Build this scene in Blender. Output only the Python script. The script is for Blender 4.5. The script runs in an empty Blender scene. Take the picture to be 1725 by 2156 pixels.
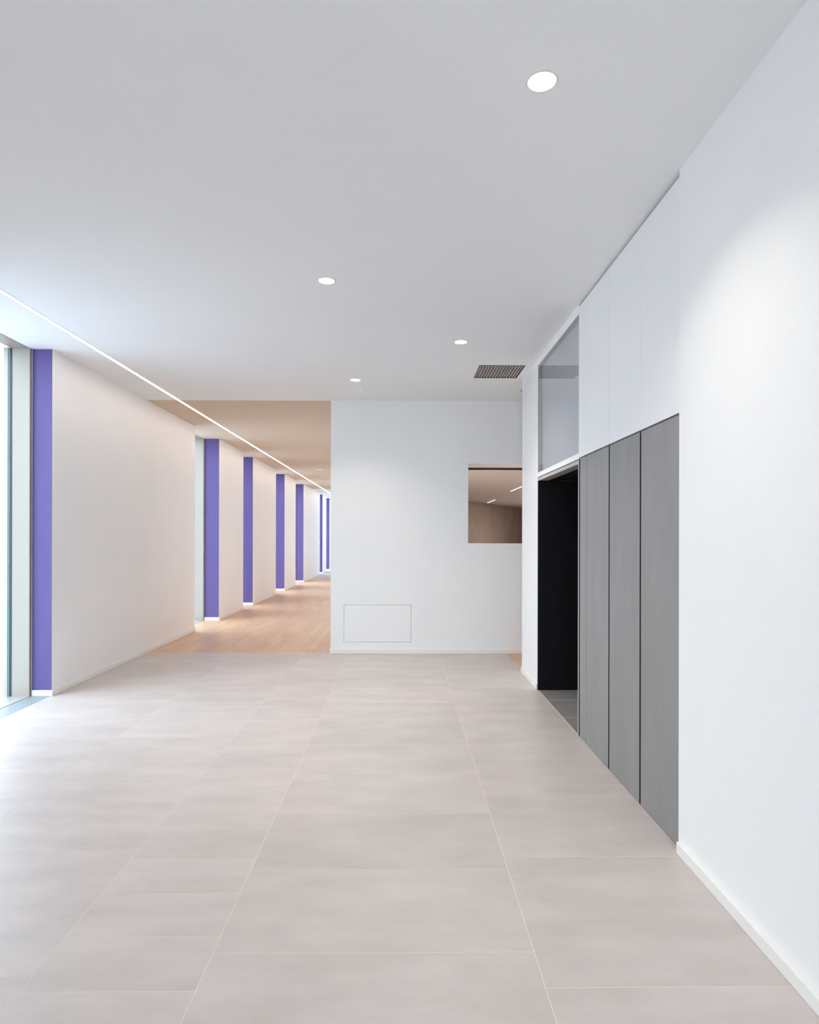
import bpy, bmesh, math, random
from mathutils import Vector
random.seed(4)
S = bpy.context.scene
COL = S.collection

# ------------------------------------------------------------------ camera
FPX = 1344.4                       # focal length in pixels of a 1725 x 2156 frame
cd = bpy.data.cameras.new('camera'); cam = bpy.data.objects.new('camera', cd); COL.objects.link(cam)
cd.sensor_fit = 'VERTICAL'; cd.sensor_height = 36.0; cd.lens = FPX / 2156 * 36
cd.shift_y = 52.8 / 2156; cd.clip_end = 400; cd.clip_start = 0.05
cam.location = (0, 0, 1.55)
cam.rotation_mode = 'XYZ'
from mathutils import Matrix
YAW, PIT, ROL = 0.01153, 0.00045, 0.00197
cy_, sy_ = math.cos(YAW), math.sin(YAW)
r = Vector((cy_, -sy_, 0)); f = Vector((sy_, cy_, 0)); u = Vector((0, 0, 1))
f, u = math.cos(PIT) * f + math.sin(PIT) * u, -math.sin(PIT) * f + math.cos(PIT) * u
r, u = math.cos(ROL) * r + math.sin(ROL) * u, -math.sin(ROL) * r + math.cos(ROL) * u
cam.rotation_euler = Matrix((r, u, -f)).transposed().to_euler()
S.camera = cam

# ------------------------------------------------------------------ sky, exposure
W = bpy.data.worlds.new('sky'); S.world = W; W.use_nodes = True
bg = W.node_tree.nodes['Background']
bg.inputs[0].default_value = (0.76, 0.89, 1.04, 1); bg.inputs[1].default_value = 7.7
S.view_settings.view_transform = 'Standard'; S.view_settings.look = 'None'
S.view_settings.gamma = 1; S.view_settings.use_curve_mapping = False
S.view_settings.exposure = 0.07
DOWNLIGHT_W = 8.7
STRIP_E = 19.0
ROOM_W = 66.0
try:
    S.cycles.use_denoising = True; S.cycles.denoiser = 'OPENIMAGEDENOISE'
    S.cycles.max_bounces = 12; S.cycles.diffuse_bounces = 9; S.cycles.glossy_bounces = 4
    S.cycles.transparent_max_bounces = 16; S.cycles.sample_clamp_indirect = 6.0
    S.cycles.caustics_reflective = False; S.cycles.caustics_refractive = False
except Exception:
    pass

# ------------------------------------------------------------------ materials
def mat(name, col, rough=0.6, spec=0.5, metal=0.0, emit=None, noise=None, bump=None):
    m = bpy.data.materials.new(name); m.use_nodes = True
    nt = m.node_tree; b = nt.nodes['Principled BSDF']
    b.inputs['Base Color'].default_value = (*col, 1); b.inputs['Roughness'].default_value = rough
    b.inputs['Specular IOR Level'].default_value = spec; b.inputs['Metallic'].default_value = metal
    if emit:
        b.inputs['Emission Color'].default_value = (*emit[0], 1); b.inputs['Emission Strength'].default_value = emit[1]
    if noise or bump:
        tc = nt.nodes.new('ShaderNodeTexCoord'); oi = nt.nodes.new('ShaderNodeObjectInfo')
        mp = nt.nodes.new('ShaderNodeMapping')
        add = nt.nodes.new('ShaderNodeVectorMath'); add.operation = 'MULTIPLY_ADD'
        add.inputs[1].default_value = (37, 53, 11)
        nt.links.new(oi.outputs['Random'], add.inputs[0]); nt.links.new(tc.outputs['Object'], add.inputs[2])
        nt.links.new(add.outputs[0], mp.inputs['Vector'])
    if noise:
        c2, scale, stretch, detail = noise[:4]
        mp.inputs['Scale'].default_value = stretch
        nz = nt.nodes.new('ShaderNodeTexNoise'); nz.inputs['Scale'].default_value = scale
        nz.inputs['Detail'].default_value = detail; nz.inputs['Roughness'].default_value = 0.6
        nt.links.new(mp.outputs[0], nz.inputs['Vector'])
        rp = nt.nodes.new('ShaderNodeValToRGB'); rp.color_ramp.elements[0].position = 0.32; rp.color_ramp.elements[1].position = 0.68
        rp.color_ramp.elements[0].color = (*col, 1); rp.color_ramp.elements[1].color = (*c2, 1)
        nt.links.new(nz.outputs[0], rp.inputs[0])
        out = rp.outputs[0]
        if len(noise) > 4:      # each piece a little lighter or darker than its neighbour
            mr = nt.nodes.new('ShaderNodeMapRange'); mr.inputs['To Min'].default_value = 1 - noise[4]; mr.inputs['To Max'].default_value = 1 + noise[4]
            nt.links.new(oi.outputs['Random'], mr.inputs[0])
            mx = nt.nodes.new('ShaderNodeVectorMath'); mx.operation = 'SCALE'
            nt.links.new(out, mx.inputs[0]); nt.links.new(mr.outputs[0], mx.inputs['Scale']); out = mx.outputs[0]
        nt.links.new(out, b.inputs['Base Color'])
    if bump:
        nb = nt.nodes.new('ShaderNodeTexNoise'); nb.inputs['Scale'].default_value = bump[0]; nb.inputs['Detail'].default_value = 4
        nt.links.new(tc.outputs['Object'], nb.inputs['Vector'])
        bp = nt.nodes.new('ShaderNodeBump'); bp.inputs['Strength'].default_value = bump[1]; bp.inputs['Distance'].default_value = bump[2]
        nt.links.new(nb.outputs[0], bp.inputs['Height']); nt.links.new(bp.outputs[0], b.inputs['Normal'])
    return m

def glass_mat(name, ior, tint):
    m = bpy.data.materials.new(name); m.use_nodes = True; nt = m.node_tree; nt.nodes.clear()
    o = nt.nodes.new('ShaderNodeOutputMaterial'); mx = nt.nodes.new('ShaderNodeMixShader')
    t = nt.nodes.new('ShaderNodeBsdfTransparent'); g = nt.nodes.new('ShaderNodeBsdfGlossy'); fr = nt.nodes.new('ShaderNodeFresnel')
    t.inputs[0].default_value = (*tint, 1); g.inputs['Roughness'].default_value = 0.0; fr.inputs[0].default_value = ior
    ge = nt.nodes.new('ShaderNodeNewGeometry'); mr = nt.nodes.new('ShaderNodeMapRange')   # same reflectance on both faces of the pane
    mr.inputs['To Min'].default_value = ior; mr.inputs['To Max'].default_value = 1 / ior
    nt.links.new(ge.outputs['Backfacing'], mr.inputs[0]); nt.links.new(mr.outputs[0], fr.inputs[0])
    nt.links.new(fr.outputs[0], mx.inputs[0]); nt.links.new(t.outputs[0], mx.inputs[1]); nt.links.new(g.outputs[0], mx.inputs[2])
    nt.links.new(mx.outputs[0], o.inputs[0]); return m

M_wall = mat('white_wall_paint', (0.90, 0.90, 0.89), 0.55, 0.3, noise=((0.88, 0.88, 0.875), 1.5, (1, 1, 1), 3), bump=(90, 0.08, 0.002))
M_pier = mat('warm_white_wall_paint', (0.935, 0.915, 0.91), 0.6, 0.3, noise=((0.905, 0.895, 0.89), 1.2, (1, 1, 1), 3), bump=(90, 0.08, 0.002))
M_ceil = mat('white_ceiling_paint', (0.87, 0.87, 0.87), 0.8, 0.2, noise=((0.855, 0.855, 0.86), 1.1, (1, 1, 1), 2))
M_tanceil = mat('beige_corridor_ceiling', (0.66, 0.54, 0.43), 0.75, 0.2, noise=((0.645, 0.53, 0.42), 1.1, (1, 1, 1), 2))  # even beige, warmer than the hall ceiling
M_purple = mat('purple_paint', (0.108, 0.077, 0.232), 0.55, 0.3, noise=((0.117, 0.084, 0.246), 3, (1, 1, 0.4), 3))
M_base = mat('white_lacquer_baseboard', (0.88, 0.86, 0.82), 0.4, 0.4)
M_grout = mat('cream_grout', (0.78, 0.695, 0.61), 0.9, 0.2)
M_tile = mat('greige_porcelain_tile', (0.535, 0.478, 0.444), 0.42, 0.5, noise=((0.630, 0.560, 0.530), 2.6, (0.85, 2.1, 1), 10, 0.04), bump=(60, 0.05, 0.001))
M_dtile = mat('grey_slate_tile', (0.24, 0.235, 0.23), 0.45, 0.5, noise=((0.30, 0.295, 0.29), 2.5, (1, 3, 1), 6, 0.05))
M_thresh = mat('grey_threshold_stone', (0.26, 0.30, 0.305), 0.45, 0.4, noise=((0.30, 0.34, 0.345), 3, (1, 1, 1), 5, 0.03))
M_wood = mat('oak_plank', (0.62, 0.385, 0.225), 0.36, 0.6, noise=((0.68, 0.44, 0.27), 7, (5, 0.7, 1), 6, 0.09))
M_woodgap = mat('plank_joint', (0.30, 0.17, 0.10), 0.8, 0.2)
M_door = mat('dark_grey_satin_metal', (0.245, 0.237, 0.232), 0.42, 0.5, 0.0, noise=((0.28, 0.272, 0.266), 2.0, (1, 3, 0.6), 6, 0.03))
M_panelw = mat('white_satin_panel', (0.86, 0.86, 0.87), 0.35, 0.4)
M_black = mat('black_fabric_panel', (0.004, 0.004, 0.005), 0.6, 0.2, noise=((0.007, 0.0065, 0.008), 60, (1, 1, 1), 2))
M_gap = mat('black_gap', (0.008, 0.008, 0.008), 0.9, 0.1)
M_alu = mat('brushed_aluminium', (0.50, 0.48, 0.46), 0.4, 0.5, 0.3)
M_frame = mat('cream_window_aluminium', (0.385, 0.345, 0.295), 0.45, 0.5)
M_frameside = mat('brown_grey_frame_edge', (0.36, 0.29, 0.25), 0.5, 0.4)
M_gasket = mat('dark_green_gasket', (0.02, 0.035, 0.037), 0.4, 0.5)
M_spacer = mat('pale_green_glass_edge', (0.20, 0.32, 0.35), 0.3, 0.5)
M_glass = glass_mat('window_glass', 1.45, (0.95, 0.98, 0.98))
M_mirror = glass_mat('reflective_interior_glass', 1.8, (0.92, 0.93, 0.95))
M_backing = mat('grey_backing_board', (0.90, 0.895, 0.89), 0.7, 0.2)
M_led = mat('warm_white_diffuser', (0.9, 0.88, 0.85), 0.5, 0.2, emit=((1.0, 0.88, 0.78), STRIP_E))
M_bar = mat('light_bar_diffuser', (0.9, 0.88, 0.85), 0.5, 0.2, emit=((1.0, 0.93, 0.86), 2.2))
M_down = mat('downlight_diffuser', (0.9, 0.9, 0.88), 0.5, 0.2, emit=((1.0, 0.88, 0.74), 14.0))
M_trim = mat('white_trim_ring', (0.80, 0.76, 0.72), 0.4, 0.4)
M_vent = mat('brown_grey_grille_metal', (0.30, 0.26, 0.24), 0.5, 0.5)
M_ventd = mat('dark_grille_frame', (0.03, 0.03, 0.03), 0.6, 0.3)
M_brown = mat('brown_plaster', (0.46, 0.37, 0.315), 0.75, 0.2, noise=((0.39, 0.31, 0.265), 1.3, (1, 1, 1), 5))
M_dbrown = mat('dark_brown_shade', (0.06, 0.035, 0.025), 0.6, 0.3)  # shade above the wall opening, put into the colour
M_roomceil = mat('beige_room_ceiling', (0.66, 0.60, 0.56), 0.8, 0.2)
M_red = mat('red_plastic', (0.7, 0.06, 0.07), 0.4, 0.5)
M_grey = mat('grey_plastic', (0.35, 0.35, 0.36), 0.5, 0.4)
M_pave = mat('pale_concrete_paving', (0.50, 0.51, 0.53), 0.9, 0.2, noise=((0.54, 0.55, 0.57), 0.5, (1, 1, 1), 5))
M_render = mat('pale_house_render', (0.70, 0.68, 0.66), 0.85, 0.2)
M_roof = mat('pale_grey_roof', (0.50, 0.50, 0.52), 0.8, 0.2)
M_dark = mat('dark_window_glass', (0.06, 0.08, 0.10), 0.1, 0.5)

# ------------------------------------------------------------------ helpers
WL = {}      # world location of every object made here
def link(name, me, loc, parent=None, kind=None):
    o = bpy.data.objects.new(name, me); COL.objects.link(o)
    loc = Vector(loc); WL[o] = loc
    if parent is not None:
        o.parent = parent; o.location = loc - WL[parent]
    else:
        o.location = loc
    if kind: o['kind'] = kind
    return o
def empty(name, loc, kind=None):
    o = link(name, None, loc, None, kind); o.empty_display_size = 0.1; return o
def tag(o, label=None, cat=None, group=None):
    if label: o['label'] = label
    if cat: o['category'] = cat
    if group: o['group'] = group
    return o
def mesh_boxes(name, boxes, m, bevel=0.0, origin=(0, 0, 0)):
    bm = bmesh.new(); ox, oy, oz = origin
    for (x0, x1, y0, y1, z0, z1) in boxes:
        v = [bm.verts.new((x - ox, y - oy, z - oz)) for z in (z0, z1) for y in (y0, y1) for x in (x0, x1)]
        for q in ((0, 2, 3, 1), (4, 5, 7, 6), (0, 1, 5, 4), (2, 6, 7, 3), (0, 4, 6, 2), (1, 3, 7, 5)):
            bm.faces.new([v[i] for i in q])
    if bevel:
        bmesh.ops.bevel(bm, geom=bm.edges[:], offset=bevel, segments=1, affect='EDGES')
    me = bpy.data.meshes.new(name); bm.to_mesh(me); bm.free(); me.materials.append(m); return me
def box(name, x0, x1, y0, y1, z0, z1, m, parent=None, kind=None, bevel=0.0):
    org = ((x0 + x1) / 2, (y0 + y1) / 2, z0)
    return link(name, mesh_boxes(name, [(x0, x1, y0, y1, z0, z1)], m, bevel, org), org, parent, kind)
def boxes(name, bs, m, parent=None, kind=None):
    org = ((bs[0][0] + bs[0][1]) / 2, (bs[0][2] + bs[0][3]) / 2, bs[0][4])
    return link(name, mesh_boxes(name, bs, m, 0, org), org, parent, kind)
def holed(a0, a1, b0, b1, holes):
    """rectangles that cover [a0,a1]x[b0,b1] minus the rectangular holes"""
    A = sorted({a0, a1, *[h[0] for h in holes], *[h[1] for h in holes]}); A = [a for a in A if a0 <= a <= a1]
    out = []
    for i in range(len(A) - 1):
        am = (A[i] + A[i + 1]) / 2; cur = b0
        for h in sorted([h for h in holes if h[0] < am < h[1]], key=lambda h: h[2]):
            if h[2] > cur: out.append((A[i], A[i + 1], cur, h[2]))
            cur = h[3]
        if cur < b1: out.append((A[i], A[i + 1], cur, b1))
    return out
def lathe(name, prof, m, loc, parent=None, seg=48, cap=False):
    bm = bmesh.new(); rings = []
    for rr, z in prof:
        rings.append([bm.verts.new((rr * math.cos(2 * math.pi * k / seg), rr * math.sin(2 * math.pi * k / seg), z)) for k in range(seg)])
    for a, b in zip(rings, rings[1:]):
        for k in range(seg): bm.faces.new((a[k], a[(k + 1) % seg], b[(k + 1) % seg], b[k]))
    if cap: bm.faces.new(rings[-1]); bm.faces.new(rings[0])
    bmesh.ops.recalc_face_normals(bm, faces=bm.faces[:])
    me = bpy.data.meshes.new(name); bm.to_mesh(me); bm.free(); me.materials.append(m)
    for p in me.polygons: p.use_smooth = True
    return link(name, me, loc, parent)

# ------------------------------------------------------------------ key measures (metres; camera over the origin)
H = 3.376            # ceiling
XL = -3.412          # left wall plane
XR = 1.384           # right wall plane
YB = 8.53            # white end wall
YN = -4.2            # rear of the hall, behind the camera
YF = 24.2            # end of the planked corridor
YE = 36.0
BH = 0.056           # baseboard height

# ------------------------------------------------------------------ ceiling
VENT = (0.815, 1.306, 6.755, 7.300)
HATCH = (-1.005, -0.505, 7.700, 8.210)
TH = 0.2
rects = holed(-3.95, 1.70, YN - 0.2, YB + 0.03, [VENT, HATCH])
ceiling = boxes('ceiling', [(a, b, c, d, H, H + TH) for a, b, c, d in rects] + [(1.70, 4.3, 7.0, YB + 0.03, H, H + TH)], M_ceil, kind='structure')
box('hatch_panel', HATCH[0] + .0035, HATCH[1] - .0035, HATCH[2] + .0035, HATCH[3] - .0035, H + 0.0003, H + 0.02, M_ceil, ceiling)
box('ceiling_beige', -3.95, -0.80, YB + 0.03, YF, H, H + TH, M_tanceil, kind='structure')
box('ceiling_far', -3.95, 1.0, YF, YE + 0.2, H, H + TH, M_ceil, kind='structure')
def prism(name, pts, z0, z1, m, kind):
    bm = bmesh.new(); ox, oy = pts[0]
    lo = [bm.verts.new((x - ox, y - oy, 0)) for x, y in pts]; hi = [bm.verts.new((x - ox, y - oy, z1 - z0)) for x, y in pts]
    bm.faces.new(lo[::-1]); bm.faces.new(hi)
    for i in range(len(pts)): j = (i + 1) % len(pts); bm.faces.new((lo[i], lo[j], hi[j], hi[i]))
    bmesh.ops.recalc_face_normals(bm, faces=bm.faces[:])
    me = bpy.data.meshes.new(name); bm.to_mesh(me); bm.free(); me.materials.append(m)
    return link(name, me, (ox, oy, z0), None, kind)
SIDE = [(-0.80, 9.08), (9.2, 9.08), (9.2, 37.1), (-0.80, 18.68)]
prism('ceiling_side_room', SIDE, 2.95, 3.15, M_roomceil, 'structure')

# ------------------------------------------------------------------ floors
GZ = -0.0007
floor = box('floor', XL, 1.62, YN, YB + 0.05, -0.15, GZ, M_grout, kind='structure')
tile_me = {}
def tile(x0, x1, y0, y1, m, parent, name='tile', g=0.0017, th=0.010, z=0.0, jit=0.0002):
    w, d = round(x1 - x0 - 2 * g, 4), round(y1 - y0 - 2 * g, 4)
    if w < 0.01 or d < 0.01: return
    k = (w, d, m.name)
    if k not in tile_me:
        bm = bmesh.new(); c = 0.0005
        lo = [bm.verts.new((sx * w / 2, sy * d / 2, -th)) for sx, sy in ((-1, -1), (1, -1), (1, 1), (-1, 1))]
        mi = [bm.verts.new((sx * w / 2, sy * d / 2, -c)) for sx, sy in ((-1, -1), (1, -1), (1, 1), (-1, 1))]
        hi = [bm.verts.new((sx * (w / 2 - c), sy * (d / 2 - c), 0)) for sx, sy in ((-1, -1), (1, -1), (1, 1), (-1, 1))]
        bm.faces.new(hi)
        for a, b in ((lo, mi), (mi, hi)):
            for i in range(4): bm.faces.new((a[i], a[(i + 1) % 4], b[(i + 1) % 4], b[i]))
        me = bpy.data.meshes.new(name); bm.to_mesh(me); bm.free(); me.materials.append(m); tile_me[k] = me
    link(name, tile_me[k], ((x0 + x1) / 2, (y0 + y1) / 2, z + random.uniform(-jit, 0)), parent)
XA, XBt, XC, XD = -2.203, -1.303, -0.703, 0.497
def column(x0, x1, off, step, y0, y1, m, parent):
    k = math.floor((y0 - off) / step)
    while True:
        a, b = off + k * step, off + (k + 1) * step
        a, b = max(a, y0), min(b, y1)
        if a >= y1: break
        tile(x0, x1, a, b, m, parent); k += 1
column(XL, XA, 0.098, 0.6, YN, YB + 0.05, M_tile, floor)
column(XA, XBt, 0.468, 0.9, YN, YB + 0.05, M_tile, floor)
column(XBt, XC, 0.088, 0.3, YN, YB + 0.05, M_tile, floor)
column(XC, XD, 0.585, 0.6, YN, YB + 0.05, M_tile, floor)
column(XD, XR, 0.3945, 0.9, YN, YB + 0.05, M_tile, floor)

# planked corridor floor
def planks(fl, x0, x1, y0, y1, w, l, limit):
    rest = []; cells = []
    nx = math.ceil((x1 - x0) / w)
    for i in range(nx):
        a, b = x0 + i * w, min(x0 + (i + 1) * w, x1)
        off = y0 - random.choice((0.0, 0.2, 0.4, 0.6)) * l - random.uniform(0, 0.05)
        off = y0 - ((i * 2) % 5) / 5 * l
        y = off
        while y < y1:
            c, d = max(y, y0), min(y + l, y1)
            if d - c > 0.03: cells.append((c, a, b, d))
            y += l
    cells.sort()
    for n, (c, a, b, d) in enumerate(cells):
        if n < limit: tile(a, b, c, d, M_wood, fl, 'plank', g=0.0007, jit=0.0005)
        else: rest.append((a + .0008, b - .0008, c + .0008, d - .0008, -0.01, random.uniform(-0.0004, 0)))
    if rest:
        o = boxes('far_planks', rest, M_wood, fl); o['kind'] = 'stuff'
fw = box('floor_wood', -3.95, -0.80, YB + 0.05, YF, -0.15, GZ, M_woodgap, kind='structure')
planks(fw, -3.70, -0.93, YB + 0.05, YF, 0.10, 0.72, 299)
fp = box('floor_passage', 1.62, 4.3, 7.2, YB, -0.15, GZ, M_woodgap, kind='structure')
planks(fp, XR, 4.3, 7.3, YB, 0.10, 0.72, 200)
ff = box('floor_far', -3.95, 1.0, YF, YE + .2, -0.15, GZ, M_grout, kind='structure')
for i in range(5):
    for j in range(10): tile(-3.9 + i * .95, -2.95 + i * .95, YF + j * 1.2, YF + 1.2 + j * 1.2, M_tile, ff)
prism('floor_side_room', SIDE, -0.15, 0.0, M_tile, 'structure')
flb = box('floor_lift_lobby', 1.62, 3.1, 4.95, 6.52, -0.15, GZ, M_grout, kind='structure')
for a, b in ((4.95, 5.477), (5.477, 6.078), (6.078, 6.48)):
    tile(XR + 0.004, XR + 0.6, a, b, M_dtile, flb, g=0.004); tile(XR + 0.6, XR + 1.2, a, b, M_dtile, flb, g=0.004); tile(XR + 1.2, 3.1, a, b, M_dtile, flb, g=0.004)

# ------------------------------------------------------------------ left wall: piers with purple reveals, windows between
XO = -3.90          # outer face of the left wall
piers = [(YN - 0.2, -2.6), (-1.6, 4.45), (6.26, 10.54), (11.93, 13.75), (14.62, 17.30), (18.55, 20.50), (22.10, 26.50), (27.38, 28.75), (30.0, YE)]
recess = {2: 0.190, 3: 0.27}
for i, (a, b) in enumerate(piers):
    p = box('wall_left', XO, XL, a, b, 0, H, M_pier if i > 1 else M_wall, kind='structure')
    dep = recess.get(i, 0.27)
    box('painted_reveal', XL - dep, XL - 0.0005, a - 0.0015, a + 0.0005, BH, H - 0.001, M_purple, p)
    box('painted_reveal', XL - dep, XL - 0.0005, b - 0.0005, b + 0.0015, BH, H - 0.001, M_purple, p)
    box('baseboard', XL, XL + 0.012, a - 0.012, b + 0.012, 0.0, BH, M_base, p, bevel=0.002)
    box('baseboard', XL - dep, XL, a - 0.012, a, 0.0, BH, M_base, p, bevel=0.002)
    box('baseboard', XL - dep, XL, b, b + 0.012, 0.0, BH, M_base, p, bevel=0.002)
wins = []
for i in range(len(piers) - 1):
    y0, y1 = piers[i][1], piers[i + 1][0]
    dep = recess.get(i + 1, 0.27)
    xi = XL - dep - 0.012            # inner face of the frame
    xg = xi - 0.165
    w = empty('window_%d' % (i + 1), (XL - dep - 0.1, (y0 + y1) / 2, 0), 'structure')
    fwid = 0.035
    box('jamb', xg - 0.002, xi, y1 - fwid, y1 - 0.0005, 0.0, H - 0.0005, M_frame, w)
    box('jamb', xg - 0.002, xi, y0 + 0.0005, y0 + fwid, 0.0, H - 0.0005, M_frame, w)
    box('jamb_edge', xi, xi + 0.006, y1 - fwid + 0.001, y1 - 0.002, 0.0, H - 0.001, M_frameside, w)
    box('jamb_edge', xi, xi + 0.006, y0 + 0.002, y0 + fwid - 0.001, 0.0, H - 0.001, M_frameside, w)
    box('frame_head', xg - 0.002, xi, y0 + fwid, y1 - fwid, H - 0.004, H - 0.0005, M_frameside, w)
    box('gasket', xg - 0.020, xg - 0.002, y1 - fwid - 0.004, y1 - 0.001, 0.0, H - 0.001, M_gasket, w)
    box('gasket', xg - 0.020, xg - 0.002, y0 + 0.001, y0 + fwid + 0.004, 0.0, H - 0.001, M_gasket, w)
    box('glass_edge', xg - 0.034, xg - 0.020, y1 - fwid - 0.006, y1 - 0.001, 0.0, H - 0.001, M_spacer, w)
    box('outer_frame', xg - 0.075, xg - 0.034, y1 - fwid - 0.012, y1 - 0.0005, 0.0, H - 0.0005, M_frame, w)
    box('outer_frame', xg - 0.075, xg - 0.034, y0 + 0.0005, y0 + fwid + 0.01, 0.0, H - 0.0005, M_frame, w)
    pane = box('pane', xg - 0.024, xg - 0.018, y0 + fwid + 0.006, y1 - fwid - 0.006, 0.004, H - 0.005, M_glass, w)
    if y1 - y0 > 2.5:
        n = max(1, round((y1 - y0) / 2.6)) - 1
        for k in range(n):
            yy = y0 + (y1 - y0) * (k + 1) / (n + 1)
            box('mullion', xg - 0.07, xi - 0.02, yy - 0.03, yy + 0.03, 0.0, H - 0.005, M_frame, w)
    box('sill', xg - 0.07, xi + 0.004, y0 + 0.001, y1 - 0.001, -0.04, 0.0035, M_alu, w)
    th = box('floor_threshold', xi + 0.004, XL - 0.001, y0 + 0.001, y1 - 0.001, -0.15, GZ, M_grout, kind='structure')
    if y0 < 8:
        y = y1
        while y > y0 + 0.01:
            tile(xi + 0.004, XL, max(y0, y - (0.14 if y == y1 else 0.6)), y, M_thresh, th)
            y -= 0.14 if y == y1 else 0.6
    else:
        tile(xi + 0.004, XL, y0, y1, M_wood, th, 'plank')
    # the sky's light enters here
    wins.append(((xg - 0.09, (y0 + y1) / 2, H / 2), (y1 - y0, H), (0, -math.pi / 2, 0)))
    # ceiling over the recess is the main slab; window head masonry above
# ------------------------------------------------------------------ white end wall with its square opening and hatch
WO = (0.882, 2.35, 1.466, 2.540)       # opening x0,x1,z0,z1
HW = (-0.778, 0.123, 0.150, 0.651)
YT = 9.08
def wall_y(name, x0, x1, y0, y1, holes, m, z1=H):
    rs = holed(x0, x1, 0.0, z1, holes)
    return boxes(name, [(a, b, y0, y1, c, d) for a, b, c, d in rs], m, kind='structure')
wb = boxes('wall_end', [(a, b, YB, YB + 0.03, c, d) for a, b, c, d in holed(-0.954, 4.3, 0, H, [WO, HW])] +
                       [(a, b, YB + 0.03, YT, c, d) for a, b, c, d in holed(-0.954, 4.3, 0, H, [WO])], M_wall, kind='structure')
box('hatch_panel', HW[0] + .0035, HW[1] - .0035, YB + 0.0003, YB + 0.02, HW[2] + .0035, HW[3] - .0035, M_wall, wb)
box('baseboard', -0.966, 4.3, YB - 0.012, YB, 0, BH, M_base, wb, bevel=0.002)
box('baseboard', -0.966, -0.954, YB, YT, 0, BH, M_base, wb, bevel=0.002)
box('shade_strip', WO[0], WO[1], YT - 0.02, YT + 0.01, 2.512, 2.540, M_dbrown, wb)  # dark strip standing in for the shade of the ceiling gap
wc = box('wall_corridor_right', -0.954, -0.80, YT, YF, 0, H, M_pier, kind='structure')
box('baseboard', -0.966, -0.954, YT, YF, 0, BH, M_base, wc)
box('wall_side_room_front', 4.3, 9.2, YT - 0.15, YT, 0, H, M_wall, kind='structure')
box('wall_side_room_right', 9.0, 9.2, YT, 37.0, 0, H, M_brown, kind='structure')
# skewed brown wall at the back of the side room, runs through (2.54,24.52) and (5.70,30.34)
bm = bmesh.new()
d = Vector((3.16, 5.82)).normalized(); n = Vector((-d.y, d.x))
p0 = Vector((2.54, 24.52)) - d * 6.9; p1 = Vector((2.54, 24.52)) + d * 13.5
pts = [p0, p1, p1 + n * 0.2, p0 + n * 0.2]
lo = [bm.verts.new((q.x - p0.x, q.y - p0.y, 0)) for q in pts]; hi = [bm.verts.new((q.x - p0.x, q.y - p0.y, 2.949)) for q in pts]
bm.faces.new(lo[::-1]); bm.faces.new(hi)
for i in range(4): bm.faces.new((lo[i], lo[(i + 1) % 4], hi[(i + 1) % 4], hi[i]))
me = bpy.data.meshes.new('wall_side_room_back'); bm.to_mesh(me); bm.free(); me.materials.append(M_brown)
link('wall_side_room_back', me, (p0.x, p0.y, 0), None, 'structure')
# far vestibule
box('wall_far_end', -3.95, 1.2, YE, YE + 0.2, 0, H, M_wall, kind='structure')
boxes('wall_far_right', [(0.9, 1.1, a, b, c, d) for a, b, c, d in holed(YF, YE, 0, H, [(28.0, 31.0, 0.0, 3.1)])], M_wall, kind='structure')
w = empty('window_10', (1.0, 29.5, 0), 'structure')  # window added out of view to light the far piers
for k in range(3):
    yy = 28.0 + 1.5 * k
    box('mullion', 0.96, 1.04, max(28.0, yy - .03), min(31.0, yy + .03), 0, 3.1, M_frame, w)
    if k < 2: box('pane', 0.997, 1.003, yy + .03, yy + 1.47, 0, 3.06, M_glass, w)
box('head_rail', 0.96, 1.04, 28.0, 31.0, 3.06, 3.1, M_frame, w)
wins.append(((1.14, 29.5, 1.55), (3.0, 3.1), (0, math.pi / 2, 0)))
box('wall_far_return', -0.8, 1.1, YF - 0.2, YF, 0, H, M_wall, kind='structure')

for loc, (sw, sh), rot in wins:
    ld = bpy.data.lights.new('sky_portal', 'AREA'); ld.shape = 'RECTANGLE'; ld.size = sh; ld.size_y = sw
    ld.cycles.is_portal = True; ld.energy = 1
    lo = bpy.data.objects.new('sky_portal', ld); COL.objects.link(lo); lo.location = loc; lo.rotation_euler = rot

# ------------------------------------------------------------------ right side
wr = box('wall_right', 1.373, 1.62, YN, 3.150, 0, H, M_wall, kind='structure')
box('baseboard', 1.352, 1.373, YN, 3.128, 0, BH, M_base, wr, bevel=0.002)
# carcass behind the panels
box('wall_right_backing', 1.42, 1.62, 3.15, 4.985, 0, H, M_gap, kind='structure')
# wall round the high glass panel, and the narrow pier after it
GZ0, GZ1 = 2.212, 3.305
wg = boxes('wall_right_far', [(XR, 1.62, 6.505, 7.35, 0, H), (XR, 1.62, 4.985, 6.505, GZ1, H), (XR, 1.62, 4.985, 6.505, 2.168, GZ0),
                              (XR, 1.62, 4.985, 4.992, GZ0, GZ1)], M_wall, kind='structure')
box('baseboard', XR - 0.012, XR, 6.505, 7.362, 0, BH, M_base, wg, bevel=0.002)
box('baseboard', XR, 4.3, 7.35, 7.362, 0, BH, M_base, wg, bevel=0.002)
box('wall_passage', 1.62, 4.3, 7.15, 7.35, 0, H, M_wall, kind='structure')
box('wall_passage_end', 4.3, 4.5, 7.0, YT, 0, H, M_wall, kind='structure')
gp = empty('interior_window', (1.42, 5.75, GZ0), None)
tag(gp, 'tall grey reflective glass panel set high in the right wall, above the black opening', 'window')
box('pane', XR + 0.004, XR + 0.010, 4.994, 6.503, GZ0 + .001, GZ1 - .001, M_mirror, gp)
fr = 0.012
box('side_bead', XR + 0.011, XR + 0.02, 6.405, 6.503, GZ0 + .002, GZ1 - .002, M_alu, gp)
box('top_bead', XR + 0.011, XR + 0.02, 4.994, 6.404, GZ1 - 0.03, GZ1 - .001, M_alu, gp)
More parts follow.
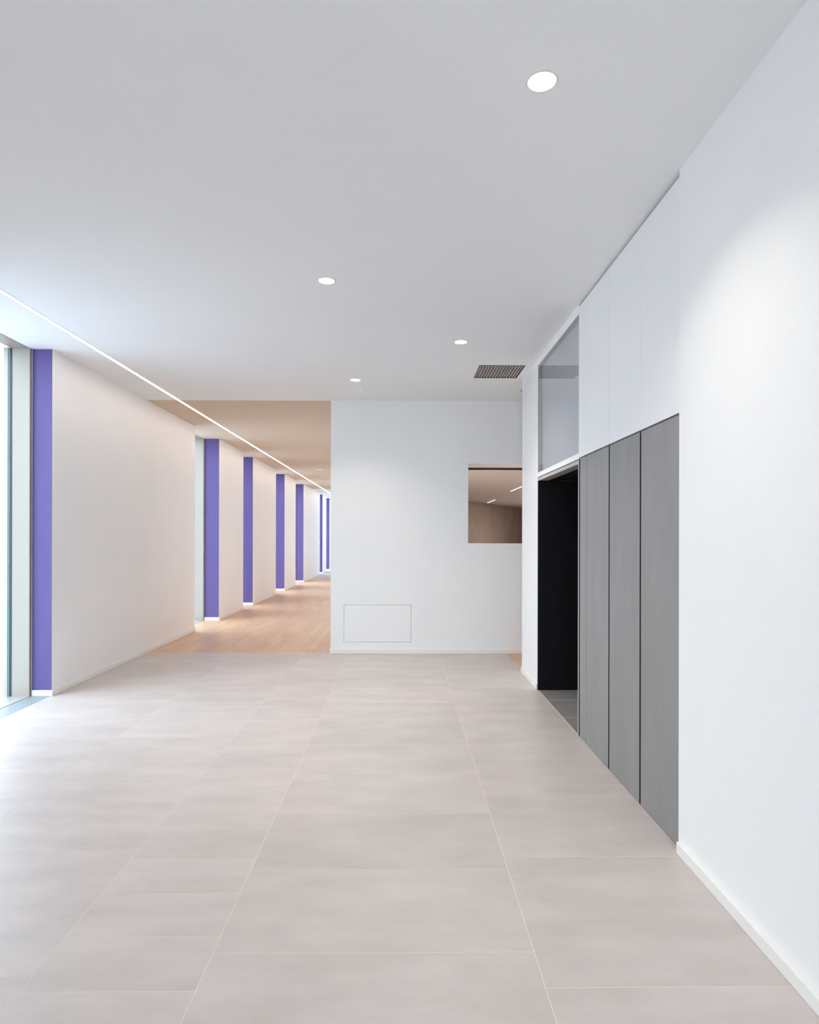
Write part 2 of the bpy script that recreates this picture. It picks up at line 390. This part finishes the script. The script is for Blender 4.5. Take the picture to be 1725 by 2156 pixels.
box('backing', XR + 0.024, XR + 0.04, 4.994, 6.503, GZ0 + .001, GZ1 - .001, M_backing, gp)

# door-height dark panels
seams = [(3.166, 3.683), (3.705, 4.243), (4.266, 4.768), (4.7735, 4.952)]
jb = bpy.data.objects['wall_right_backing']
for a, b in ((3.1505, 3.166), (3.683, 3.705), (4.243, 4.266)):
    box('joint_strip', XR + 0.0012, XR + 0.034, a + .0002, b - .0002, 0.003, 2.163, M_gap, jb)
dl = ['widest dark grey door leaf, beside the near white wall', 'dark grey door leaf, second from the near white wall',
      'dark grey door leaf, third from the near white wall', 'narrow dark grey door leaf at the edge of the black opening']
for (a, b), lb in zip(seams, dl):
    o = box('door_leaf', XR - 0.0, XR + 0.03, a, b, 0.004, 2.166, M_door, bevel=0.0012); tag(o, lb, 'door')
wp = [(3.153, 3.694), (3.6955, 4.254), (4.2575, 4.768), (4.771, 4.984)]
wl = ['large white wall panel above the dark leaf nearest the near white wall', 'white wall panel above the second dark door leaf',
      'white wall panel above the third dark door leaf', 'narrow white wall panel beside the high grey glass']
for (a, b), lb in zip(wp, wl):
    o = box('wall_panel', XR - 0.0, XR + 0.03, a, b, 2.176, H - 0.018, M_panelw, bevel=0.0008); tag(o, lb, 'panel')

# black lift lobby opening
df = empty('door_1', (XR, 5.75, 0), 'structure')
box('header_track', XR + 0.004, XR + 0.10, 4.99, 6.505, 2.130, 2.160, M_alu, df)
box('jamb_strip', XR + 0.002, XR + 0.05, 4.988, 5.014, 0, 2.130, M_alu, df)
box('jamb_gap', XR + 0.002, XR + 0.06, 4.9525, 4.9875, 0, 2.160, M_gap, df)
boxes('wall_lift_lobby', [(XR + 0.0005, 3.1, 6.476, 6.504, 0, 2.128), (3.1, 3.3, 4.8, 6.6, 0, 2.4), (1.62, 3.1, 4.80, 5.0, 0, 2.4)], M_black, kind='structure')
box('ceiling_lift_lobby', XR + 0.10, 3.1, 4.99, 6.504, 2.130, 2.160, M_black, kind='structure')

# ------------------------------------------------------------------ rear of the hall behind the camera (unseen glazing added for frontal light)
rects = holed(-3.95, 1.62, 0, H, [(-1.8, 0.3, 0.0, 3.0)])
boxes('wall_rear', [(a, b, YN - 0.2, YN, c, d) for a, b, c, d in rects], M_wall, kind='structure')
w = empty('window_9', (-0.75, YN - 0.1, 0), 'structure')
for k in range(4):
    xx = -1.8 + 0.7 * k
    box('mullion', max(-1.8, xx - 0.03), min(0.3, xx + 0.03), YN - 0.14, YN - 0.06, 0, 3.0, M_frame, w)
    if k < 3: box('pane', xx + 0.03, xx + 0.67, YN - 0.104, YN - 0.098, 0.0, 2.96, M_glass, w)
box('head_rail', -1.8, 0.3, YN - 0.14, YN - 0.06, 2.96, 3.0, M_frame, w)
ld = bpy.data.lights.new('sky_portal', 'AREA'); ld.shape = 'RECTANGLE'; ld.size = 2.1; ld.size_y = 3.0
ld.cycles.is_portal = True; ld.energy = 1
lo = bpy.data.objects.new('sky_portal', ld); COL.objects.link(lo); lo.location = (-0.75, YN - 0.16, 1.5); lo.rotation_euler = (math.pi / 2, 0, 0)

# ------------------------------------------------------------------ ceiling fittings
def area(name, loc, w, d, watts, col, parent, shape='RECTANGLE', rot=(0, 0, 0)):
    l = bpy.data.lights.new(name, 'AREA'); l.shape = shape; l.size = w
    if shape != 'DISK': l.size_y = d
    if shape == 'DISK': l.spread = math.radians(112)
    l.energy = watts; l.color = col
    o = bpy.data.objects.new(name, l); COL.objects.link(o); o.parent = parent; o.location = Vector(loc) - WL[parent]; o.rotation_euler = rot
    return o
for (x, y), lb in zip([(0.556, 2.547), (-0.542, 4.550), (0.545, 5.957), (-0.546, 7.418)],
                      ['largest round recessed ceiling downlight, nearest to us at upper right', 'round recessed ceiling downlight, second nearest, left of centre',
                       'round recessed ceiling downlight just before the dark air grille', 'farthest round recessed ceiling downlight, beside the ceiling hatch']):
    t = empty('ceiling_downlight', (x, y, H)); tag(t, lb, 'light', 'recessed ceiling downlights')
    lathe('trim_ring', [(0.0545, -0.0006), (0.0560, -0.0040), (0.0640, -0.0040), (0.0670, -0.0006)], M_trim, (x, y, H), t)
    lathe('diffuser', [(0.0550, -0.0008), (0.0545, -0.0022), (0.001, -0.0026)], M_down, (x, y, H), t, cap=True)
    area('lamp', (x, y, H - 0.006), 0.10, 0, DOWNLIGHT_W, (1.0, 0.91, 0.80), t, 'DISK')

t = empty('linear_light', (-2.99, 10, H)); tag(t, 'long continuous warm white light line in the ceiling along the purple-striped wall', 'light')
XS = -2.985
me = mesh_boxes('diffuser', [(-0.015, 0.015, -13, 25.5, -0.003, -0.0005)], M_led)
o = link('diffuser', me, (XS, 10, H), t)
link('profile', mesh_boxes('profile', [(-0.0185, -0.015, -13, 25.5, -0.0035, -0.0003), (0.015, 0.0185, -13, 25.5, -0.0035, -0.0003)], M_trim), (XS, 10, H), t)

# air grille
vx0, vx1, vy0, vy1 = VENT
v = empty('air_grille', ((vx0 + vx1) / 2, (vy0 + vy1) / 2, H)); tag(v, 'dark square air grille with narrow slats recessed in the white ceiling', 'vent')
boxes('frame', [(vx0, vx1, vy0, vy0 + 0.014, H - 0.001, H + 0.03), (vx0, vx1, vy1 - 0.006, vy1, H - 0.001, H + 0.03),
                (vx0, vx0 + 0.006, vy0, vy1, H - 0.001, H + 0.03), (vx1 - 0.006, vx1, vy0, vy1, H - 0.001, H + 0.03)], M_ventd, v)
box('backing', vx0 + .006, vx1 - .006, vy0 + .014, vy1 - .006, H + 0.020, H + 0.03, M_vent, v)
NS = 15; pitch = (vx1 - vx0 - 0.012) / NS
for k in range(NS):
    a = vx0 + 0.006 + k * pitch
    box('slat', a + 0.1 * pitch, a + 0.74 * pitch, vy0 + .014, vy1 - .006, H + 0.001, H + 0.006, M_vent, v)
for k in range(1, 12):
    yy = vy0 + 0.014 + (vy1 - vy0 - 0.02) * k / 12
    box('cross_bar', vx0 + .006, vx1 - .006, yy - 0.003, yy + 0.003, H + 0.006, H + 0.010, M_vent, v)

s = empty('ceiling_detector', (1.512, 7.905, H)); tag(s, 'small grey round detector on the ceiling, half hidden by the white pier', 'detector')
lathe('base', [(0.045, 0.0), (0.045, -0.012), (0.032, -0.016), (0.001, -0.016)], M_grey, (1.512, 7.905, H), s, 24, True)
lathe('sensor_dome', [(0.030, -0.016), (0.026, -0.028), (0.014, -0.036), (0.001, -0.038)], M_grey, (1.512, 7.905, H), s, 24, True)
s = lathe('ceiling_speaker', [(0.11, 0.0), (0.11, -0.010), (0.09, -0.014), (0.001, -0.014)], M_wall, (-2.22, 17.07, H), None, 32, True)
tag(s, 'small white disc on the beige corridor ceiling right of the light line', 'speaker')
s = empty('fire_call_point', (-3.55, 27.36, 1.26)); tag(s, 'tiny red call point on a purple strip at the far end of the corridor', 'alarm')
box('housing', -3.59, -3.50, 27.335, 27.3785, 1.26, 1.36, M_red, s, bevel=0.004)
box('front_plate', -3.575, -3.515, 27.331, 27.335, 1.28, 1.34, M_wall, s)

# side room light bars: two seen, three unseen ones added to light it
for (x, y, l), lb, pw in zip([(3.27, 18.3, 1.8), (3.43, 24.6, 2.1), (5.6, 16.5, 2.0), (1.0, 12.5, 2.0), (6.4, 23.5, 2.0)],
        ['nearer short light bar on the ceiling seen through the wall opening', 'farther short light bar on the ceiling seen through the wall opening',
         'added unseen light bar on the side room ceiling, to the right', 'added unseen light bar on the side room ceiling, just behind the white end wall', 'added unseen light bar in the far right corner of the side room'],
        [0, 0, 2.0, 2.0, 2.0]):
    t = empty('light_bar', (x, y, 2.95)); tag(t, lb, 'light', 'light bars in the room behind the opening')
    box('diffuser', x - 0.018, x + 0.018, y - l / 2, y + l / 2, 2.94, 2.9495, M_bar, t)
    box('housing', x - 0.022, x + 0.022, y - l / 2 - .006, y + l / 2 + .006, 2.944, 2.9498, M_trim, t)
    if pw: area('lamp', (x, y, 2.935), 0.06, l, ROOM_W * pw, (1.0, 0.98, 0.96), t)

# ------------------------------------------------------------------ outside
box('ground', -160, XO - 0.02, -80, 220, -0.45, -0.12, M_pave, kind='structure')
box('ground_rear', XO - 0.02, 60, -80, YN - 0.21, -0.45, -0.12, M_pave, kind='structure')
for (x, y, w_, d_, h_), lb in zip([(-52, 74, 14, 10, 3.2), (-70, 96, 18, 12, 5.2)], ['low pale house beyond the window at the left edge', 'taller pale house behind the low one at the left edge']):
    b = empty('house', (x, y, -0.12)); tag(b, lb, 'building')
    box('walls', x - w_ / 2, x + w_ / 2, y - d_ / 2, y + d_ / 2, -0.12, h_, M_render, b)
    bm = bmesh.new(); hw, hd = w_ / 2 + .4, d_ / 2 + .4
    vs = [bm.verts.new(c) for c in ((-hw, -hd, 0), (hw, -hd, 0), (hw, hd, 0), (-hw, hd, 0), (-hw, 0, 1.6), (hw, 0, 1.6))]
    for q in ((0, 3, 2, 1), (0, 1, 5, 4), (2, 3, 4, 5), (0, 4, 3), (1, 2, 5)): bm.faces.new([vs[i] for i in q])
    me = bpy.data.meshes.new('roof'); bm.to_mesh(me); bm.free(); me.materials.append(M_roof); link('roof', me, (x, y, h_), b)
    for fl_ in range(2 if h_ > 4 else 1):
        for k in range(5):
            xx = x - w_ / 2 + w_ * (k + 0.5) / 5; zz = 0.9 + fl_ * 2.4
            wn = box('window', xx - .6, xx + .6, y - d_ / 2 - .03, y - d_ / 2, zz, zz + 1.3, M_frame, b)
            box('pane', xx - .52, xx + .52, y - d_ / 2 - .04, y - d_ / 2 - .03, zz + .08, zz + 1.22, M_dark, wn)
s = empty('street_lamp', (-15.4, 21.6, -0.12)); tag(s, 'pale street lamp outside the window at the left edge', 'lamp post')
lathe('pole', [(0.07, 0), (0.05, 4.4)], M_grey, (-15.4, 21.6, -0.12), s, 12, True)
box('arm', -15.4, -14.2, 21.57, 21.63, 4.22, 4.28, M_grey, s)
box('lamp_head', -14.5, -13.75, 21.5, 21.7, 4.20, 4.34, M_grey, s, bevel=0.03)
